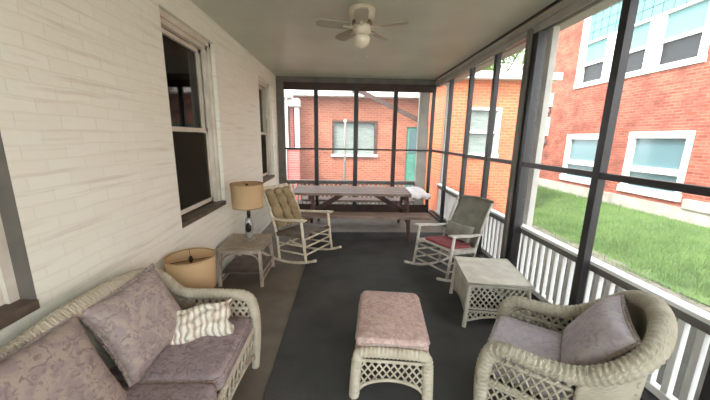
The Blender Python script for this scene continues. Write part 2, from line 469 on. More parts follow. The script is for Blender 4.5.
# dark rooms behind the windows
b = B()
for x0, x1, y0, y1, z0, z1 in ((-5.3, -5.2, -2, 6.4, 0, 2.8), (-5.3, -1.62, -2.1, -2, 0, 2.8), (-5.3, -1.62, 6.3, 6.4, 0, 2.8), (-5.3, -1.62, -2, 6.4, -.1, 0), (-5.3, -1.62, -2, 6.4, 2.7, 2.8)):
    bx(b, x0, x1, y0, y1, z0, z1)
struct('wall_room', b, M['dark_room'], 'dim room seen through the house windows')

for i, (a, c) in enumerate(WY):
    r = struct_root('window_%d' % (i+1), ['white sash window at the near left edge', 'tall white sash window in the middle of the brick wall', 'white sash window at the far end of the brick wall'][i], (XL, (a+c)/2, WZ0))
    w = c-a; h = WZ1-WZ0; hw = w/2; dr = 0 if i == 0 else .03
    f = B()
    # stepped brick-mould casing
    for ins, x0, x1, ww in ((0, -.125+dr, -.07+dr, .045), (.045, -.135+dr, -.09+dr, .04)):
        bx(f, x0, x1, -hw+ins, -hw+ins+ww, 0.03, h-ins); bx(f, x0, x1, hw-ins-ww, hw-ins, 0.03, h-ins)
        bx(f, x0, x1, -hw+ins, hw-ins, h-ins-ww, h-ins)
    obj('window_frame', f, M['sash'], r)
    s = B(); g = .085; st = .045; mid = .80
    for z0, z1, xo in ((.05, mid+.02, -.14), (mid-.02, h-g, -.16)):
        x0, x1 = xo-.02+dr, xo+.015+dr
        bx(s, x0, x1, -hw+g, -hw+g+st, z0, z1); bx(s, x0, x1, hw-g-st, hw-g, z0, z1)
        bx(s, x0, x1, -hw+g, hw-g, z0, z0+st*.9); bx(s, x0, x1, -hw+g, hw-g, z1-st*.8, z1)
    obj('sash', s, M['sash'], r)
    p = B(); bx(p, -.157+dr, -.151+dr, -hw+g+st, hw-g-st, .05+st*.9, mid); bx(p, -.177+dr, -.171+dr, -hw+g+st, hw-g-st, mid, h-g-st)
    obj('pane', p, M['pane'], r)
    q = B(); bx(q, -.16, .006, -hw+.001, hw-.001, -.015, .028, .003)
    obj('window_sill', q, M['sill'], r)
    q = B(); bx(q, -.134+dr, -.132+dr, -hw+g+st-.004, hw-g-st+.004, .09, mid-.03); obj('half_screen', q, M['half_screen'], r)
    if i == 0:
        q = B(); bx(q, -.07, -.001, hw-.004, hw-.001, 0, h); obj('shaded_reveal', q, M['greypost'], r)  # grey board puts the shadow on the brick reveal into colour
    q = B()
    def cur(u, v, hw=hw, h=h): return Vector((-.34+.02*math.sin(40*u), -hw+2*hw*(.0+.32*u), .1+(h-.2)*v))
    grid_surf(q, cur, 40, 2, .004)
    obj('curtain', q, M['curtain'], r)

# ---- right side: screen framing
r = struct_root('wall_right', 'dark framed insect screen wall on the right')
b = B(); bx(b, 0, .06, -2, YE, 2.56, 2.655); obj('header', b, M['dark'], r, (XR, 0, 0))
b = B(); bx(b, -.03, .0, -2, YE, 2.62, 2.665); bx(b, -.012, 0, -2, YE, 2.555, 2.62); obj('header_batten', b, M['strip'], r, (XR, 0, 0))
b = B(); bx(b, 0, .045, -2, YE, 1.292, 1.336); obj('mid_rail', b, M['dark'], r, (XR, 0, 0))
b = B(); bx(b, 0, .06, -2, YE, 0, .035); obj('sole_plate', b, M['dark'], r, (XR, 0, 0))
post = None
for y0, y1 in ((2.06, 2.122), (1.16, 1.225), (.26, .325), (-.62, -.56), (-1.5, -1.44), (3.79, 3.85), (4.53, 4.585), (5.38, 5.435)):
    if post is None:
        b = B(); bx(b, 0, .058, -.031, .031, .0, 2.60, .003); post = obj('stud', b, M['dark'], r, (XR-.005, (y0+y1)/2, 0))
    else: dup_part(post, (XR-.005, (y0+y1)/2, 0), r)
b = B(); bx(b, 0, .09, 3.0, 3.16, 0, 2.60, .004); obj('post', b, M['dark'], r, (XR-.008, 0, 0))
b = B(); bx(b, -.03, .0, 3.085, 3.145, 0, 2.60, .003); obj('post_batten', b, M['greypost'], r, (XR-.008, 0, 0))
b = B(); bx(b, .052, .054, -2, YE, .03, 2.60); obj('insect_screen', b, M['screen'], r, (XR, 0, 0))
# pale exterior columns carrying the beam
b = B(); bx(b, 0, .065, 0, .10, -.5, 2.64, .006)
col = obj('trim_3', b, M['beam'], None, (2.00, 3.10, 0)); col['kind'] = 'structure'; col['label'] = 'pale exterior column behind the thick dark post'
for k, (y, l) in enumerate(((6.1, 'pale exterior column at the far right corner'), (-.1, 'pale exterior column out of view near the viewer'))):
    c2 = col.copy(); C.objects.link(c2); c2.name = 'trim_%d' % (4+k); c2.location = (2.00, y, 0); c2['label'] = l
b = B(); bx(b, XR-.06, XR-.032, -2, YE, ZC-.014, ZC-.001); struct('trim_6', b, M['dark'], 'dark line of moulding where ceiling meets screens')

# ---- far end screen wall
r = struct_root('wall_end', 'dark framed insect screen wall at the far end')
b = B(); bx(b, XL, XR, 0, .06, 2.46, 2.60); obj('header', b, M['brownframe'], r, (0, YE, 0))
b = B(); bx(b, XL, XR, -.02, .05, 2.60, ZC); obj('header_batten', b, M['greypost'], r, (0, YE, 0))
b = B(); bx(b, XL+.001, -1.215, -.02, .07, 0, 2.60); obj('corner_post', b, M['greypost'], r, (0, YE, 0))
for x0, x1, mt in ((-.625, -.545, 'dark'), (.17, .26, 'dark'), (.965, 1.045, 'brownframe'), (1.74, 1.80, 'dark')):
    b = B(); bx(b, x0, x1, -.01, .05, 0, 2.60); obj('mullion', b, M[mt], r, (0, YE, 0))
b = B(); bx(b, 1.50, 1.70, 0, .10, 0, 2.60); obj('post', b, M['strip'], r, (0, YE+.05, 0))
b = B(); bx(b, XL, XR, -.005, .04, 1.30, 1.335); obj('mid_rail', b, M['dark'], r, (0, YE, 0))
b = B(); bx(b, XL, XR, 0, .06, 0, .16); obj('sole_plate', b, M['brownframe'], r, (0, YE, 0))
b = B(); bx(b, XL, XR, .055, .057, .16, 2.5); obj('insect_screen', b, M['screen'], r, (0, YE, 0))

# ---- railings
def railing(name, label, loc, rz, L, ztop, zbot, cap='white'):
    t = thing(name, label, 'railing', loc, rz)
    b = B(); bx(b, 0, L, -.04, .04, ztop-.028, ztop, .005); obj('top_rail', b, M[cap], t)
    b = B(); bx(b, 0, L, -.022, .022, ztop-.085, ztop-.028); obj('shaded_sub_rail', b, M['greypost'], t)  # grey instead of white, painting in the shadow under the cap
    b = B(); bx(b, 0, L, -.025, .025, zbot, zbot+.05, .004); obj('bottom_rail', b, M['white'], t)
    first = None; x = .05
    while x < L-.03:
        if first is None:
            b = B(); bx(b, -.018, .018, -.018, .018, zbot+.05, ztop-.085); first = obj('baluster', b, M['white'], t, (x, 0, 0))
        else: dup_part(first, (x, 0, 0), t)
        x += .095
    return t
railing('porch_railing', 'white baluster railing along the right side of the porch beside the lawn', (1.915, -.6, 0), PI/2, 6.6, .665, .05)
railing('porch_railing', 'white baluster railing across the far end behind the picnic table', (-1.33, YE+.13, 0), 0, 3.05, .66, .05, 'picnic_top')
b = B(); bx(b, 1.87, 1.96, -2, YE+.3, -.5, .0); bx(b, -1.6, 1.96, YE+.13, YE+.25, -.5, 0); struct('trim_7', b, M['concrete'], 'porch foundation edge')

# ---- floor mat
b = B(); bx(b, -.475, 1.72, -1.6, 4.78, .0, .012, .003)
tag(obj('floor_mat', b, M['mat']), 'large dark charcoal mat covering the middle and right of the floor', 'mat')

# ------------------------------------------------------------------ wicker seating
def wicker_seat(name, label, cat, loc, rz, pts, hw, D, wm, cush, cush_mat, roll=.05, seat_z=.30, cz=.405):
    """local +x is the front. pts: half of the roll path from front foot to the middle of the back"""
    t = thing(name, label, cat, loc, rz)
    full = [Vector(p) for p in pts]+[Vector((p[0], -p[1], p[2])) for p in pts[-2::-1]]
    sp = smooth(full, 8)
    b = B(); tube(b, sp, lambda f: roll*(.82+.14*math.exp(-((f-.5)/.17)**2)-.2*math.exp(-(min(f, 1-f)/.06)**2)), 12, ripple=.055, pitch=.026, helix=1)
    obj('rolled_rim', b, wm, t)
    F = D/2
    # arm side panels
    for sg in (1, -1):
        b = B(); y = sg*(hw-.01)
        arm = [p for p in sp if p.y*sg > hw*.72 and p.z > .35]
        def top(u, arm=arm, sg=sg):
            x = F-.02-u
            best = min(arm, key=lambda p: abs(p.x-x)+(0 if p.z > .45 else 1)); return best.z-.02
        u1 = D*.86
        lattice(b, (F-.02, y, 0), (-1, 0, 0), (0, 0, 1), u1, lambda u: seat_z+.0, top, .042, .0075, 1.5, 0)
        # braided band through the middle and at seat height
        tube(b, [(F-.0, y, seat_z+.01), (F-u1, y, seat_z+.01)], .014, 8, .15, .02)
        tube(b, [(F-.0, y, seat_z+.14), (F-u1, y, seat_z+.14)], .010, 8, .15, .02)
        obj('arm_panel', b, wm, t)
        b = B()
        arch = lambda u: .06+.15*math.sin(PI*min(1, max(0, (u-.02)/(u1-.04))))**.6
        lattice(b, (F-.02, y, 0), (-1, 0, 0), (0, 0, 1), u1, arch, lambda u: seat_z-.01, .042, .0065, 1.5, .013)
        obj('side_apron', b, wm, t)
    # woven back shell hanging from the roll
    bs_ = [p for p in sp if p.x < -.05]
    b = B(); n = len(bs_)-1
    def shell(u, v):
        k = u*n; i = min(n-1, int(k)); p = bs_[i].lerp(bs_[i+1], k-i)
        q = Vector((max(p.x*.92, -F+.04) if p.x < 0 else p.x, p.y*.95, .2))
        r_ = p.lerp(q, v); return r_
    grid_surf(b, shell, n, 8, .012)
    obj('back_panel', b, wm, t)
    # front apron with arch
    b = B(); W2 = 2*hw-.04
    arch = lambda u: .07+.12*math.sin(PI*min(1, max(0, u/W2)))**.5
    lattice(b, (F, -hw+.02, 0), (0, 1, 0), (0, 0, 1), W2, arch, lambda u: seat_z-.015, .062, .0075, 1.9, .013)
    tube(b, [(F, -hw, seat_z), (F, hw, seat_z)], .018, 8, .12, .024)
    obj('front_apron', b, wm, t)
    b = B(); bx(b, -F+.06, F-.015, -hw+.02, hw-.02, seat_z-.02, seat_z+.0)
    obj('seat_deck', b, M['sill'], t)
    for sx, sy in ((-1, 1), (-1, -1)):
        b = B(); tube(b, [(sx*(F-.06), sy*(hw-.05), seat_z+.05), (sx*(F-.04), sy*(hw-.05), 0)], .021, 8, .1, .03); obj('leg', b, wm, t)
    first = True
    for y0, y1 in cush:
        b = B(); pad(b, -F+.09, F+.01, y0, y1, seat_z+.004, cz, .035, .018); c_ = obj('seat_cushion', b, cush_mat, t)
        b = B(); x0, x1 = -F+.09, F+.01
        lp = lambda z: [(x1-.0, y0+.04, z), (x1, y1-.04, z), (x1-.03, y1, z), (x0+.04, y1, z), (x0, y1-.04, z), (x0, y0+.04, z), (x0+.04, y0, z), (x1-.03, y0, z)]
        tube(b, lp(cz-.02), .005, 6, closed=True); obj('piping', b, M['fringe'], c_)
    return t

# loveseat: centre y=1.24, front at x=-.58
lp = [(.33, .55, .0), (.345, .555, .25), (.335, .56, .44), (.28, .56, .525), (.08, .57, .535), (-.10, .57, .54), (-.17, .565, .585), (-.225, .54, .67), (-.26, .44, .735), (-.268, .25, .768), (-.268, 0, .782)]
love = wicker_seat('wicker_loveseat', 'cream wicker loveseat with mauve floral cushions against the white brick wall', 'sofa', (-.93, 1.255, 0), 0, lp, .565, .66, M['wicker_cream'],
    [(.005, .525), (-.525, -.005)], M['damask'], roll=.041)

def place_pillow(name, label, corners_like, mat, w, h, t, normal, up, loc, group=None, fringe=True, wrinkle=0, trim=None, pinch=.1):
    root = thing(name, label, 'pillow', loc)
    N = Vector(normal).normalized(); Uv = Vector(up); Uv = (Uv-N*Uv.dot(N)).normalized(); Xv = Uv.cross(N)
    R = Matrix((Xv, Uv, N)).transposed()
    root.rotation_euler = R.to_euler()
    b = B(); pillow(b, w, h, t, pinch, 18, wrinkle); obj('pillow_cover', b, mat, root)
    if fringe:
        b = B(); pts = []
        n = 14
        for s in range(4):
            for k in range(n):
                u = -1+2*k/n
                q = [(u, -1), (1, u), (-u, 1), (-1, -u)][s]
                x = w/2*q[0]*(1-pinch*(1-q[1]**2)*abs(q[0])**3); y = h/2*q[1]*(1-pinch*(1-q[0]**2)*abs(q[1])**3)
                pts.append(Vector((x*1.01, y*1.01, 0)))
        tube(b, pts, .008, 6, closed=True)
        for p in range(0, len(pts)):
            a = pts[p]; bb = pts[(p+1) % len(pts)]
            for f in (0, .33, .66):
                q = a.lerp(bb, f); o_ = Vector((q.x/w, q.y/h, 0)).normalized()
                tube(b, [q, q+o_*.017+Vector((0, 0, random.uniform(-.004, .004)))], .0035, 4)
        obj('fringe', b, trim or M['fringe'], root)
    return root

place_pillow('throw_pillow', 'upright mauve floral pillow with cord edge at the loveseat back near the arm', 0, M['damask_tan'], .47, .43, .13,
    (.87, -.08, .46), (-.45, .03, .87), (-1.06, 1.46, .59))
place_pillow('throw_pillow', 'large faded mauve floral pillow nearest the viewer on the loveseat', 0, M['damask_tan'], .52, .45, .14,
    (.88, .03, .47), (-.45, .09, .87), (-1.065, .925, .61))
place_pillow('throw_pillow', 'small crumpled striped cream pillow lying by the loveseat arm', 0, M['ticking'], .35, .22, .14,
    (.18, -.55, .80), (-.30, .75, .5), (-.835, 1.61, .468), fringe=False, wrinkle=.020, pinch=.14)

# armchair
ap = [(.31, .27, .0), (.325, .27, .25), (.315, .275, .43), (.26, .28, .515), (.08, .29, .52), (-.06, .305, .55), (-.18, .31, .635), (-.265, .265, .725), (-.31, .15, .78), (-.325, 0, .80)]
ch = wicker_seat('wicker_armchair', 'weathered wicker armchair with lilac cushion facing away from the right railing', 'armchair', (1.165, 1.37, 0), math.radians(143), ap, .28, .66, M['wicker_grey'],
    [(-.235, .235)], M['damask_lilac'], roll=.046, cz=.435)
fx, fy = math.cos(math.radians(143)), math.sin(math.radians(143))
place_pillow('throw_pillow', 'lilac striped back pillow with a fringe leaning in the wicker armchair', 0, M['damask_lilac'], .48, .40, .16,
    (fx*.85, fy*.85, .5), (-fx*.4, -fy*.4, 1), (1.165-fx*.13, 1.37-fy*.13, .575))

# ottoman
t = thing('wicker_ottoman', 'cream wicker ottoman with pink floral cushion on the dark mat', 'ottoman', (.322, 1.82, .012), math.radians(-6.5))
W, D = .45, .66
fr = []
for sy in (-1, 1):
    b = B(); y = sy*(D/2-.03)
    tube(b, smooth([(-W/2+.005, y, 0), (-W/2+.015, y, .2), (-W/2+.025, y, .275), (-W/2+.07, y, .305), (W/2-.07, y, .305), (W/2-.025, y, .275), (W/2-.015, y, .2), (W/2-.005, y, 0)], 6), .031, 10, .11, .024)
    obj('end_frame', b, M['wicker_cream'], t)
    b = B(); W2 = W-.07
    lattice(b, (-W2/2, y, 0), (1, 0, 0), (0, 0, 1), W2, lambda u: .05+.075*math.sin(PI*u/W2)**.6, lambda u: .25, .044, .006, 1.35, .010)
    obj('end_lattice', b, M['wicker_cream'], t)
for sx in (-1, 1):
    b = B(); x = sx*(W/2-.02); D2 = D-.08
    lattice(b, (x, -D2/2, 0), (0, 1, 0), (0, 0, 1), D2, lambda u: .05+.10*math.sin(PI*u/D2)**.6, lambda u: .24, .044, .006, 1.35, .010)
    tube(b, [(x, -D/2+.02, .27), (x, D/2-.02, .27)], .02, 8, .1, .024)
    obj('side_lattice', b, M['wicker_cream'], t)
b = B(); pad(b, -W/2+.005, W/2-.005, -D/2+.05, D/2-.01, .29, .375, .03, .015)
c_ = obj('cushion', b, M['damask_pink'], t)
b = B(); x1, y1 = W/2-.005, D/2-.01
tube(b, [(x1, -y1+.08, .345), (x1, y1-.04, .345), (x1-.04, y1, .345), (-x1+.04, y1, .345), (-x1, y1-.04, .345), (-x1, -y1+.08, .345), (-x1+.04, -y1+.04, .345), (x1-.04, -y1+.04, .345)], .006, 6, closed=True)
obj('piping', b, M['fringe'], c_)

# wicker side table
t = thing('wicker_side_table', 'chalky wicker table with lattice sides between armchair and rocker', 'table', (1.30, 2.455, .012), math.radians(-8.5))
W, D, Z = .50, .56, .402
b = B(); bx(b, -W/2, W/2, -D/2, D/2, Z-.02, Z, .006)
obj('table_top', b, M['wicker_white'], t)
b = B()
tube(b, [(-W/2, -D/2, Z-.008), (W/2, -D/2, Z-.008), (W/2, D/2, Z-.008), (-W/2, D/2, Z-.008)], .013, 8, closed=True)
obj('braided_edge', b, M['wicker_white'], t)
for sx in (-1, 1):
    for sy in (-1, 1):
        b = B(); tube(b, [(sx*(W/2-.02), sy*(D/2-.02), Z-.03), (sx*(W/2-.0), sy*(D/2-.0), 0)], .018, 8, .08, .02); obj('leg', b, M['wicker_white'], t)
for sy in (-1, 1):
    b = B(); W2 = W-.05; y = sy*(D/2-.015)
    lattice(b, (-W2/2, y, 0), (1, 0, 0), (0, 0, 1), W2, lambda u: .165, lambda u: Z-.035, .045, .006, 1.3, .009)
    lattice(b, (-W2/2, y, 0), (1, 0, 0), (0, 0, 1), W2, lambda u: .05+.05*math.sin(PI*u/W2), lambda u: .14, .045, .006, 1.3, .009)
    obj('end_lattice', b, M['wicker_white'], t)
for sx in (-1, 1):
    b = B(); D2 = D-.05; x = sx*(W/2-.015)
    grid_surf(b, lambda u, v: Vector((x, -D2/2+D2*u, (.06+.05*math.sin(PI*u))*(1-v)+(Z-.03)*v)), 12, 4, .008)
    obj('woven_side', b, M['wicker_white'], t)

# ------------------------------------------------------------------ wooden lamp table by the wall
t = thing('lamp_table', 'worn wooden side table with lower shelf standing against the brick wall', 'table', (-1.075, 3.18, 0), 0)
W, D, Z = .46, .50, .42
b = B(); bx(b, -W/2, W/2, -D/2, D/2, Z-.022, Z, .005); obj('table_top', b, M['table_top'], t)
for sx in (-1, 1):
    for sy in (-1, 1):
        b = B(); bar(b, (sx*(W/2-.03), sy*(D/2-.03), Z-.02), (sx*(W/2-.012), sy*(D/2-.0), 0), .032, .032, (0, 1, 0), .004); obj('leg', b, M['table_wood'], t)
b = B()
for sy in (-1, 1): bx(b, -W/2+.03, W/2-.03, sy*(D/2-.03)-.009, sy*(D/2-.03)+.009, Z-.065, Z-.02)
for sx in (-1, 1): bx(b, sx*(W/2-.03)-.009, sx*(W/2-.03)+.009, -D/2+.03, D/2-.03, Z-.065, Z-.02)
obj('apron', b, M['table_wood'], t)
for sy in (-1, 1):
    b = B(); y = sy*(D/2-.028)
    tube(b, smooth([(-W/2+.03, y, .24), (-W/2+.07, y, .32), (-W/2+.16, y, .355), (W/2-.16, y, .355), (W/2-.07, y, .32), (W/2-.03, y, .24)], 6), .009, 6)
    obj('curved_brace', b, M['table_wood'], t)
for sx in (-1, 1):
    b = B(); x = sx*(W/2-.02)
    bar(b, (x, -D/2+.01, .125), (x, D/2-.01, .125), .022, .022); bar(b, (x, -D/2+.02, .05), (x, D/2-.02, .05), .018, .018); obj('stretcher', b, M['table_wood'], t)
b = B(); bx(b, -W/2+.02, W/2-.02, -D/2+.03, D/2-.03, .135, .15); obj('shelf', b, M['sill'], t)

# ------------------------------------------------------------------ lamps
def make_lamp(label, loc):
    t = thing('table_lamp', label, 'lamp', loc, 0, 'lamps with tan drum shades')
    b = B(); lathe(b, [(.055, 0), (.055, .012), (.045, .022), (.03, .03)]); obj('base', b, M['lamp_foot'], t)
    b = B(); lathe(b, [(.028, .03), (.042, .06), (.046, .12), (.044, .19), (.036, .24), (.026, .26)]); obj('glass_body', b, M['lamp_body'], t)
    b = B(); lathe(b, [(.024, .09), (.036, .12), (.036, .17), (.026, .21)], (0, -.016, 0)); obj('painted_figure', b, M['lamp_dark'], t)
    b = B(); lathe(b, [(.018, .26), (.02, .30), (.016, .37)], seg=14)
    for a in range(3): bar(b, (0, 0, .60), (.166*math.cos(a*2.094), .166*math.sin(a*2.094), .63), .004, .004)
    lathe(b, [(.004, .37), (.004, .60)], seg=8); lathe(b, [(.014, .59), (.014, .62), (.005, .635)], seg=12)
    obj('socket', b, M['lamp_dark'], t)
    b = B(); lathe(b, [(.158, .375), (.170, .635), (.166, .635), (.154, .375), (.158, .375)], seg=40, cap=False); s = obj('lamp_shade', b, M['shade'], t)
    b = B()
    for r_, z in ((.1585, .375), (.1700, .627)): lathe(b, [(r_, z), (r_+.0015, z+.004), (r_, z+.010), (r_-.006, z+.010), (r_-.006, z), (r_, z)], seg=40, cap=False)
    obj('shade_binding', b, M['shade_trim'], s)
    return t
l1 = make_lamp('lamp with tan drum shade on the worn wooden table', (-1.045, 3.20, .42))
l2 = dup(l1); l2.location = (-1.150, 2.15, .03); l2['label'] = 'lamp with tan drum shade standing low behind the loveseat arm'
b = B(); bx(b, -.11, .11, -.11, .11, 0, .03, .005)
o = obj('wooden_block', b, M['sill'], None, (-1.150, 2.15, 0)); tag(o, 'low flat block on the floor under the lamp behind the loveseat', 'block')

# ------------------------------------------------------------------ rocking chairs
def rocker(label, loc, rz, wm, kind):
    t = thing('rocking_chair', label, 'rocking chair', loc, rz)
    z0 = lambda x: .012+.075*((x+.04)/.45)**2
    for s in (-1, 1):
        y = s*.27
        b = B(); tube(b, smooth([(x, y, z0(x)+.014) for x in (-.50, -.36, -.2, -.04, .12, .28, .40)], 4), .017, 8, squash=1.0); obj('runner', b, wm, t)
        b = B(); tube(b, [(.25, y, z0(.25)+.02), (.24, y, .25), (.235, y, .555)], lambda f: .017+.004*math.sin(PI*f*2)**2, 8); obj('front_leg', b, wm, t)
        b = B(); tube(b, smooth([(-.20, s*.25, z0(-.2)+.02), (-.205, s*.25, .36), (-.26, s*.25, .62), (-.37, s*.25, .94)], 4), .017, 8); obj('back_post', b, wm, t)
        b = B(); pts = [(.30, y, .565), (.20, y, .565), (-.05, y, .56), (-.25, s*.255, .565)]
        for k in range(3): bar(b, pts[k], pts[k+1], [.075, .065, .05][k], .02, (0, 0, 1), .004)
        obj('armrest', b, wm, t)
        b = B()
        for z in (.15, .25): tube(b, [(.24, y, z), (-.20, s*.25, z+.01)], .010, 6)
        obj('side_rung', b, wm, t)
    for z in (.14, .235, .33):
        b = B(); tube(b, [(.243, -.27, z), (.243, .27, z)], .011, 6); obj('front_rung', b, wm, t)
    b = B(); tube(b, [(-.205, -.25, .2), (-.205, .25, .2)], .010, 6); obj('back_rung', b, wm, t)
    b = B()
    for k in range(9): bx(b, -.21+.05*k, -.21+.05*k+.044, -.265, .265, .375-.006*k*0, .393, .003)
    bx(b, -.22, .25, -.262, -.238, .345, .378); bx(b, -.22, .25, .238, .262, .345, .378)
    obj('seat', b, M['sill'] if kind == 'slats' else wm, t)
    lean = lambda z: -.215-.20*max(0, (z-.40)/.52)**1.25
    if kind == 'slats':
        b = B(); bar(b, (lean(.93), -.25, .92), (lean(.93), .25, .92), .025, .07, (0, 0, 1), .005); obj('crest_rail', b, wm, t)
        for k in range(5):
            b = B(); y = -.16+.08*k; bar(b, (lean(.44)-.0, y, .42), (lean(.9), y, .90), .04, .012, (1, 0, .3)); obj('back_slat', b, wm, t)
        # tufted cushion: three rolls per row
        b = B()
        for y in (-.15, 0, .15):
            tube(b, [(lean(.43+.48*k/24)+.035, y, .43+.48*k/24) for k in range(25)], lambda f: .066-.020*abs(math.cos(3.5*PI*f))**6-.03*(max(0, abs(f-.5)-.44)/.06)**2, 14)
        obj('back_cushion', b, M['cush_tan'], t)
    else:
        b = B()
        def wf(u, v):
            y = -.235+.47*u; z = .42+(.53+.02*math.sin(PI*u))*v
            return Vector((lean(z)+.01-.03*math.sin(PI*u), y, z))
        grid_surf(b, wf, 14, 16, .012); obj('woven_back', b, M['wicker_back'], t)
        b = B(); tube(b, [wf(k/14, 1) for k in range(15)], .016, 8, .1, .02)
        obj('crest_rail', b, M['wicker_back'], t)
        b = B(); pad(b, -.19, .20, -.215, .215, .394, .425, .014, .008); obj('seat_cushion', b, M['cush_red'], t)
        b = B(); n = Vector((1, 0, .35)).normalized()
        pillow(b, .20, .40, .08, .05, 14)
        o = obj('lumbar_cushion', b, M['wicker_back'], t, (-.165, 0, .54), (0, math.radians(70), 0))
    return t
rocker('cream wooden rocking chair with tan tufted back cushion by the left wall', (-.515, 3.72, .004), math.radians(-32), M['wood_cream'], 'slats').rotation_euler[1] = math.radians(-5.5)
rr = rocker('worn white rocking chair with grey woven back and red seat cushion', (1.145, 3.20, .018), math.radians(210), M['wood_white'], 'woven')
rr.rotation_euler[1] = math.radians(-7); rr.scale = (.94, .93, .94)

# ------------------------------------------------------------------ picnic table
t = thing('picnic_table', 'brown picnic table with attached benches across the far end of the porch', 'picnic table', (.25, 4.95, 0), math.radians(-1.5))
for k in range(4):
    b = B(); y = -.37+.187*k; bx(b, -1.10, 1.08, y, y+.178, .66, .70, .004); obj('top_board', b, M['picnic_top'], t)
for y in (-.72, .46):
    b = B(); bx(b, -1.05, 1.03, y, y+.135, .385, .425, .004); bx(b, -1.05, 1.03, y+.145, y+.28, .385, .425, .004); obj('bench', b, M['picnic_top'], t)
for x in (-.75, .76):
    for s in (-1, 1):
        b = B(); bar(b, (x, s*.22, .66), (x, s*.56, .0), .04, .09, (0, 1, 0)); obj('leg', b, M['picnic_leg'], t)
    b = B(); bx(b, x-.06, x-.02, -.70, .72, .30, .385); obj('bench_support', b, M['picnic_leg'], t)
    b = B(); bx(b, x-.06, x-.02, -.34, .36, .59, .66); obj('top_support', b, M['picnic_leg'], t)
for s in (-1, 1):
    b = B(); bar(b, (s*.74, 0, .34), (s*.25, 0, .64), .035, .08); obj('diagonal_brace', b, M['picnic_leg'], t)
# white cloth over the right end
b = B()
def clf(u, v):
    x = .80+.31*u; y = -.385+.62*v
    z = .704+.05*math.exp(-((u-.5)**2)/.10)*(.6+.4*math.sin(9*v+3*u))+.006*math.sin(21*v)
    if v < .10: z = .704-(.10-v)*.7+.01*math.sin(15*u); y = -.375+.008*math.sin(14*u)
    elif u > .86: z = .704-(u-.86)*.9+.01*math.sin(17*v); x = 1.085+.012*math.sin(12*v)
    return Vector((x, y, max(z, .60)))
grid_surf(b, clf, 22, 22, .004)
o = obj('plastic_cloth', b, M['cloth'], None, (.25, 4.93, .004), (0, 0, math.radians(-1.5))); tag(o, 'white crumpled cloth draped over the right end of the picnic table', 'cloth')

# ------------------------------------------------------------------ ceiling fan
t = thing('ceiling_fan', 'cream ceiling fan with bowl light in the middle of the porch ceiling', 'ceiling fan', (.145, 3.02, ZC))
b = B(); lathe(b, [(.122, 0), (.124, -.02), (.118, -.06), (.105, -.088), (.07, -.10)]); obj('canopy', b, M['fan'], t)
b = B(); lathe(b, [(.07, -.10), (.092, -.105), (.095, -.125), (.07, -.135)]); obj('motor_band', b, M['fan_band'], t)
b = B(); lathe(b, [(.075, -.135), (.085, -.15), (.085, -.19), (.06, -.21), (.05, -.225)]); obj('motor_housing', b, M['fan'], t)
b = B(); lathe(b, [(.055, -.222), (.075, -.235), (.078, -.26), (.066, -.295), (.04, -.32), (.012, -.332), (.004, -.334)]); obj('light_bowl', b, M['bowl'], t)
for k in range(5):
    a = math.radians(-22+72*k); R = Matrix.Rotation(a, 3, 'Z') @ Matrix.Rotation(math.radians(10), 3, 'X')
    b = B()
    out = [(.12, -.045), (.16, -.055), (.36, -.062), (.41, -.05), (.43, 0), (.41, .05), (.36, .062), (.16, .055), (.12, .045)]
    vt = [b.verts.new(R @ Vector((x, y, .004))+Vector((0, 0, -.155))) for x, y in out]; vb = [b.verts.new(R @ Vector((x, y, -.004))+Vector((0, 0, -.155))) for x, y in out]
    b.faces.new(vt); b.faces.new(vb[::-1])
    for i in range(len(out)): j = (i+1) % len(out); b.faces.new((vt[i], vt[j], vb[j], vb[i]))
    bl = obj('blade', b, M['fan_blade'], t)
    b = B(); bar(b, R @ Vector((.07, 0, -.006))+Vector((0, 0, -.155)), R @ Vector((.18, 0, -.008))+Vector((0, 0, -.155)), .03, .006); obj('blade_iron', b, M['fan'], bl)
for x, l in ((-.05, .17), (.045, .17)):
    b = B(); tube(b, [(x, -.055, -.21), (x, -.085, -.24), (x, -.085, -.24-l)], .0012, 4); lathe(b, [(.002, 0), (.005, -.008), (.005, -.02), (.001, -.026)], (x, -.085, -.24-l), 8); obj('pull_chain', b, M['fan'], t)

# ------------------------------------------------------------------ outdoors
GZ = -.5
b = B()
grid_surf(b, lambda u, v: Vector((4.7+3.5*u, -2+18*v, GZ+.26*max(0, u)**1.5+.02*math.sin(9*v+5*u))), 16, 60)
struct('lawn', b, M['grass_soil'], 'green lawn between porch and brick building')
# grass blades
vs, fs = [], []
rnd = random.Random(3)
for k in range(42000):
    u = rnd.random(); y = -0.5+rnd.random()**.9*13; x = 4.55+3.4*u
    if (x < 5.2 and y > 7.9) or (x < 5.3 and y > 10): continue
    if x < 4.85 and rnd.random() < .6: continue
    z = GZ+.26*max(0, (x-4.7)/3.5)**1.5+.01; a = rnd.random()*2*PI; h = .04+.05*rnd.random(); wd = .008
    dx, dy = math.cos(a)*wd, math.sin(a)*wd; lx, ly = rnd.uniform(-.03, .03), rnd.uniform(-.03, .03)
    i = len(vs); vs += [(x-dx, y-dy, z-.02), (x+dx, y+dy, z-.02), (x+lx, y+ly, z+h)]; fs.append((i, i+1, i+2))
me = bpy.data.meshes.new('grass'); me.from_pydata(vs, [], fs); me.materials.append(M['blade'])
o = bpy.data.objects.new('grass', me); C.objects.link(o); tag(o, 'bright green grass blades growing on the lawn', 'grass', kind='stuff')
b = B(); grid_surf(b, lambda u, v: Vector((4.3+.5*u, -2+18*v, GZ-.004+.015*math.sin(30*v+9*u))), 10, 60); struct('ground_1', b, M['dirt'], 'bare dirt strip beside the lawn')
b = B(); bx(b, 1.9, 4.35, -3, 16, GZ-.1, GZ+.0); bx(b, -6, 1.96, 6.35, 16, GZ-.1, GZ); struct('ground_2', b, M['soil'], 'dark ground beside the porch with the house shadow in its colour')
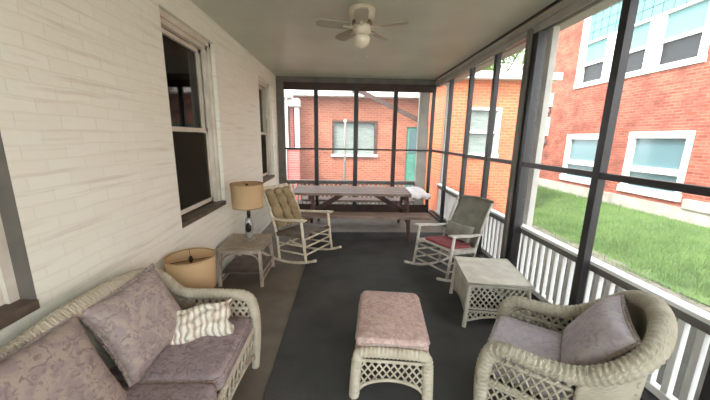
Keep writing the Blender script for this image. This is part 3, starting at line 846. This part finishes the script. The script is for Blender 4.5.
b = B(); bx(b, -40, 60, -40, 60, GZ-.3, GZ-.2); struct('ground_3', b, M['concrete'], 'ground beyond the buildings')

# big brick building along the right
XB = 8.0
t = thing('brick_building', 'red brick building with white framed windows across the lawn', 'building', (XB, 8, GZ))
def P(x0, x1, y0, y1, z0, z1, bm): bx(bm, x0-XB, x1-XB, y0-8, y1-8, z0-GZ, z1-GZ)
holes = [(6.75, 8.35, .22, 1.84), (9.12, 10.75, .22, 1.80), (3.6, 5.3, .22, 1.84), (6.9, 10.78, 3.36, 6.1), (1.6, 5.4, 3.36, 6.1)]
b = B()
ys = sorted({-3, 14}|{h[0] for h in holes}|{h[1] for h in holes})
for a, c in zip(ys[:-1], ys[1:]):
    z = .06
    for h in sorted([h for h in holes if h[0] <= a and h[1] >= c], key=lambda h: h[2]):
        P(XB, XB+.3, a, c, z, h[2], b); z = h[3]
    P(XB, XB+.3, a, c, z, 8.0, b)
obj('brick_wall', b, M['brick_x'], t)
b = B(); P(XB-.06, XB+.3, -3, 14, -.7, .06, b); P(XB-.10, XB, -3, 6.6, .06, .28, b); obj('foundation', b, M['concrete'], t)
b = B(); P(XB+.3, XB+5, -3, -2.8, -.5, 8, b); P(XB+.3, XB+5, 13.8, 14, -.5, 8, b); P(XB+.3, XB+5, -3, 14, 7.9, 8, b); P(XB+.6, XB+.62, -3, 14, -.5, 8, b); obj('interior', b, M['dark_room'], t)
for y0, y1, z0, z1 in holes[:3]:
    f = B()
    P(XB-.02, XB+.14, y0, y0+.14, z0+.14, z1-.17, f); P(XB-.02, XB+.14, y1-.14, y1, z0+.14, z1-.17, f); P(XB-.03, XB+.14, y0, y1, z1-.17, z1, f)
    P(XB-.06, XB+.14, y0-.03, y1+.03, z0-.04, z0+.14, f); P(XB-.01, XB+.14, y0+.14, y1-.14, z0+.55, z0+.70, f)
    w_ = obj('window_frame', f, M['white'], t)
    f = B(); P(XB+.08, XB+.10, y0+.1, y1-.1, z0+.1, z1-.1, f); obj('pane', f, M['ext_glass'], w_)
for y0, y1, z0, z1 in holes[3:]:
    f = B(); w3 = (y1-y0)
    P(XB-.03, XB+.14, y0, y0+.16, z0+.12, z1, f); P(XB-.03, XB+.14, y1-.22, y1, z0+.12, z1, f); P(XB-.05, XB+.14, y0-.02, y1, z0-.02, z0+.12, f)
    for q in (.33, .67): yc = y0+w3*q; P(XB-.04, XB+.14, yc-.17, yc+.17, z0+.12, 4.70, f)
    P(XB-.02, XB+.14, y0+.16, y1-.22, 4.70, 4.76, f)
    P(XB, XB+.14, y0+.16, y1-.22, 4.02, 4.10, f)
    w_ = obj('window_frame', f, M['white'], t)
    f = B(); P(XB+.06, XB+.08, y0+.1, y1-.1, 4.08, 4.70, f); obj('frosted_pane', f, M['frosted'], w_)
    f = B(); P(XB+.08, XB+.10, y0+.1, y1-.1, z0+.08, 4.04, f); obj('dark_pane', f, M['ext_glass_dark'], w_)
    f = B(); ya = y0+.17
    while ya < y1-.3:
        for k in range(5): P(XB+.03, XB+.10, ya+.012, ya+.263, 4.775+k*.265, 4.775+k*.265+.25, f)
        ya += .275
    obj('glass_blocks', f, M['glass_block'], w_)
for z0, z1, zm in ((2.85, 3.35, 2.68), (1.75, 2.45, 1.5)):
    mt = thing('electric_meter', ['white meter box with round dial high on the brick corner', 'white meter box with round dial lower on the brick corner'][0 if z0 > 2 else 1], 'meter', (XB-.09, 12.0, z0), 0)
    f = B(); bx(f, -.0, .088, -.18, .18, 0, z1-z0, .01); obj('meter_box', f, M['white'], mt)
    f = B(); lathe(f, [(.15, 0), (.15, .08), (.12, .13), (.05, .15)], seg=20)
    bmesh.ops.rotate(f, verts=f.verts, cent=(0, 0, 0), matrix=Matrix.Rotation(-PI/2, 3, 'Y'))
    obj('meter_dial', f, M['meter'], mt, (.087, 0, zm-z0))

# orange brick wing on the far right
t = thing('brick_annex', 'orange brick house wing with white eave seen through the far right screens', 'building', (3.6, 8.0, GZ))
def P2(x0, x1, y0, y1, z0, z1, bm): bx(bm, x0-3.6, x1-3.6, y0-8, y1-8, z0-GZ, z1-GZ)
wx0, wx1, wz0, wz1 = 3.17, 4.08, 1.12, 2.38
b = B(); P2(2.55, wx0, 8, 8.25, -.5, 3.05, b); P2(wx1, 5.1, 8, 8.25, -.5, 3.05, b); P2(wx0, wx1, 8, 8.25, -.5, wz0, b); P2(wx0, wx1, 8, 8.25, wz1, 3.05, b)
P2(2.55, 2.8, 8.25, 9.9, -.5, 3.05, b); P2(4.85, 5.1, 8.25, 9.9, -.5, 3.05, b); obj('brick_wall', b, M['brick_y'], t)
b = B(); P2(2.3, 5.4, 7.75, 9.95, 3.05, 3.22, b); obj('eave', b, M['white'], t)
b = B(); P2(wx0, wx0+.07, 7.975, 8.12, wz0+.06, wz1-.07, b); P2(wx1-.10, wx1, 7.975, 8.12, wz0+.06, wz1-.07, b); P2(wx0, wx1, 7.97, 8.12, wz1-.07, wz1, b); P2(wx0-.03, wx1+.03, 7.94, 8.12, wz0-.03, wz0+.06, b); P2(wx0+.07, wx1-.10, 7.99, 8.1, 1.72, 1.78, b)
w_ = obj('window_frame', b, M['white'], t)
b = B(); P2(wx0+.05, wx1-.05, 8.06, 8.08, wz0+.05, wz1-.05, b); obj('pane', b, M['blind'], w_)

# salmon brick house beyond the far end
t = thing('brick_house', 'salmon brick house wall with curtained window beyond the end railing', 'building', (.4, 10.5, GZ))
def P3(x0, x1, y0, y1, z0, z1, bm): bx(bm, x0-.4, x1-.4, y0-10.5, y1-10.5, z0-GZ, z1-GZ)
wx0, wx1, wz0, wz1 = -.45, 1.10, .95, 2.12; dx0, dx1 = 2.12, 3.0
b = B(); P3(-1.95, wx0, 10.5, 10.75, -.5, 2.85, b); P3(wx1, dx0, 10.5, 10.75, -.5, 2.85, b); P3(wx0, wx1, 10.5, 10.75, -.5, wz0, b); P3(wx0, wx1, 10.5, 10.75, wz1, 2.85, b); P3(dx0, dx1, 10.5, 10.75, 1.95, 2.85, b); P3(dx1, 5.0, 10.5, 10.75, -.5, 2.85, b)
obj('brick_wall', b, M['brick_far'], t)
b = B(); P3(-2.2, 5.2, 10.05, 10.5, 2.86, 3.12, b); obj('eave', b, M['white'], t)
b = B(); P3(-2.2, 5.2, 10.5, 13, 3.0, 3.12, b); obj('roof', b, M['roofing'], t)
b = B(); P3(wx0, wx1, 10.44, 10.6, wz1-.06, wz1, b); P3(wx0, wx0+.06, 10.46, 10.6, wz0, wz1-.06, b); P3(wx1-.10, wx1, 10.46, 10.6, wz0, wz1-.06, b); obj('lintel', b, M['picnic_leg'], t)
b = B(); P3(wx0-.03, wx1+.03, 10.42, 10.6, wz0-.04, wz0+.04, b); P3(.30, .36, 10.48, 10.58, wz0, wz1, b); w_ = obj('window_frame', b, M['white'], t)
b = B(); P3(wx0+.06, wx1-.10, 10.56, 10.58, wz0+.04, wz1-.06, b); obj('pane', b, M['blind'], w_)
b = B(); P3(dx0, dx1, 10.55, 10.6, -.5, 1.95, b); d_ = obj('door', b, M['teal'], t)
b = B(); P3(dx0+.1, dx1-.1, 10.53, 10.56, 1.05, 1.85, b); obj('door_glass', b, M['ext_glass'], d_)
# pinkish return wall on the left
t = thing('brick_porch_wing', 'pink brick wing with white trimmed opening at the far left', 'building', (-1.98, 9.6, GZ))
def P4(x0, x1, y0, y1, z0, z1, bm): bx(bm, x0+1.98, x1+1.98, y0-9.6, y1-9.6, z0-GZ, z1-GZ)
b = B(); P4(-1.86, -1.46, 9.75, 9.95, -.5, 1.16, b); P4(-1.80, -1.70, 10.2, 10.4, -.5, 2.8, b); P4(-1.66, -1.56, 10.2, 10.4, -.5, 2.8, b); obj('brick_wall', b, M['brick_pink'], t)
b = B(); P4(-1.98, -1.86, 9.7, 9.82, -.5, 2.75, b); P4(-1.62, -1.48, 9.95, 10.07, 1.2, 2.62, b); P4(-1.90, -1.42, 9.72, 9.98, 1.16, 1.21, b); P4(-2.1, -1.66, 9.5, 10.0, 2.72, 2.9, b); P4(-1.8, -1.45, 9.8, 10.2, 2.5, 2.72, b); obj('white_trim', b, M['white'], t)
b = B(); P4(-1.86, -1.80, 10.1, 10.16, 1.2, 2.7, b); obj('dark_jamb', b, M['brownframe'], t)

b = B(); lathe(b, [(.035, 0), (.035, 2.55), (.05, 2.56), (.05, 2.62), (.02, 2.64)], seg=12)
tag(obj('white_pole', b, M['white'], None, (0.0, 10.2, GZ-.2+.2)), 'thin white pole standing in front of the curtained window', 'pole')
b = B(); bar(b, (.20, 9.4, 3.02), (2.55, 9.4, 1.98), .05, .13, (0, 0, 1)); bar(b, (2.50, 9.4, 2.0), (2.50, 9.4, GZ), .08, .08, (0, 1, 0)); bar(b, (.25, 9.4, 3.0), (.25, 10.05, 3.0), .08, .08)
tag(obj('sloping_beam', b, M['brownframe']), 'dark sloping beam crossing in front of the salmon brick wall', 'beam')

# tree behind the annex
def tree(label, x, y, h, rad, n, seed):
    t = thing('leafy_tree', label, 'tree', (x, y, GZ-.2), 0, 'pale leafy trees behind the houses')
    b = B(); tube(b, [(0, 0, 0), (.1, 0, h*.35), (0, .1, h*.7)], lambda f: .18*(1-.6*f), 8)
    rn = random.Random(seed)
    for k in range(6):
        a = k*1.05; tube(b, [(0, 0, h*(.4+.04*k)), (rad*.6*math.cos(a), rad*.6*math.sin(a), h*(.65+.04*k))], lambda f: .06*(1-.6*f), 6)
    obj('trunk', b, M['bark'], t)
    vs, fs = [], []
    cl = [(rn.gauss(0, rad*.5), rn.gauss(0, rad*.5), h*.75+rn.gauss(0, rad*.42)) for _ in range(26)]
    for k in range(n):
        c = cl[k % len(cl)]; p = Vector((c[0]+rn.gauss(0, rad*.18), c[1]+rn.gauss(0, rad*.18), c[2]+rn.gauss(0, rad*.16)))
        a = Vector((rn.uniform(-1, 1), rn.uniform(-1, 1), rn.uniform(-.6, .6))).normalized()*.11; q = a.cross(Vector((rn.uniform(-1, 1), rn.uniform(-1, 1), 1))).normalized()*.06
        i = len(vs); vs += [tuple(p-a), tuple(p+q), tuple(p+a), tuple(p-q)]; fs.append((i, i+1, i+2, i+3))
    me = bpy.data.meshes.new('foliage'); me.from_pydata(vs, [], fs); me.materials.append(M['leaf'])
    o = bpy.data.objects.new('foliage', me); C.objects.link(o); o.parent = t
tree('pale leafy tree rising above the roof of the orange brick wing', 8.4, 17.5, 8.2, 2.2, 6000, 5)

# ------------------------------------------------------------------ light and camera
w = bpy.data.worlds.new('sky'); bpy.context.scene.world = w; w.use_nodes = True
nt = w.node_tree; bg = nt.nodes['Background']
sky = nt.nodes.new('ShaderNodeTexSky'); sky.sky_type = 'NISHITA'; sky.sun_disc = False; sky.sun_elevation = math.radians(48); sky.sun_rotation = math.radians(215)
sky.air_density = 1.3; sky.dust_density = 4
mxn = nt.nodes.new('ShaderNodeMix'); mxn.data_type = 'RGBA'; mxn.inputs[0].default_value = .65
nt.links.new(sky.outputs[0], mxn.inputs[6]); mxn.inputs[7].default_value = (8.8, 9.4, 9.6, 1)
nt.links.new(mxn.outputs[2], bg.inputs[0]); bg.inputs[1].default_value = .37
s = bpy.data.lights.new('sun', 'SUN'); s.energy = 2.3; s.angle = math.radians(3); s.color = (1, .95, .87)
so = bpy.data.objects.new('sun', s); C.objects.link(so)
so.rotation_euler = Vector((.50, .42, -.76)).to_track_quat('-Z', 'Y').to_euler()

cam = bpy.data.cameras.new('camera'); cam.sensor_width = 36; cam.lens = 299.3/710*36; cam.clip_start = .02; cam.clip_end = 300
co = bpy.data.objects.new('camera', cam); C.objects.link(co)
Rt = Vector((0.999348697920614, -0.032239421656713285, 0.01621109668141403)); Up = Vector((-0.009308991855526697, 0.20371089012284152, 0.9789868313292029)); Fw = Vector((0.03486434618643012, 0.9785001241372432, -0.20327809628288168))
mw = Matrix((Rt, Up, -Fw)).transposed().to_4x4(); mw.translation = (0, 0, H); co.matrix_world = mw
sc = bpy.context.scene; sc.camera = co
vs_ = sc.view_settings; vs_.view_transform = 'Standard'; vs_.look = 'None'; vs_.gamma = 1; vs_.use_curve_mapping = False; vs_.exposure = 1.2
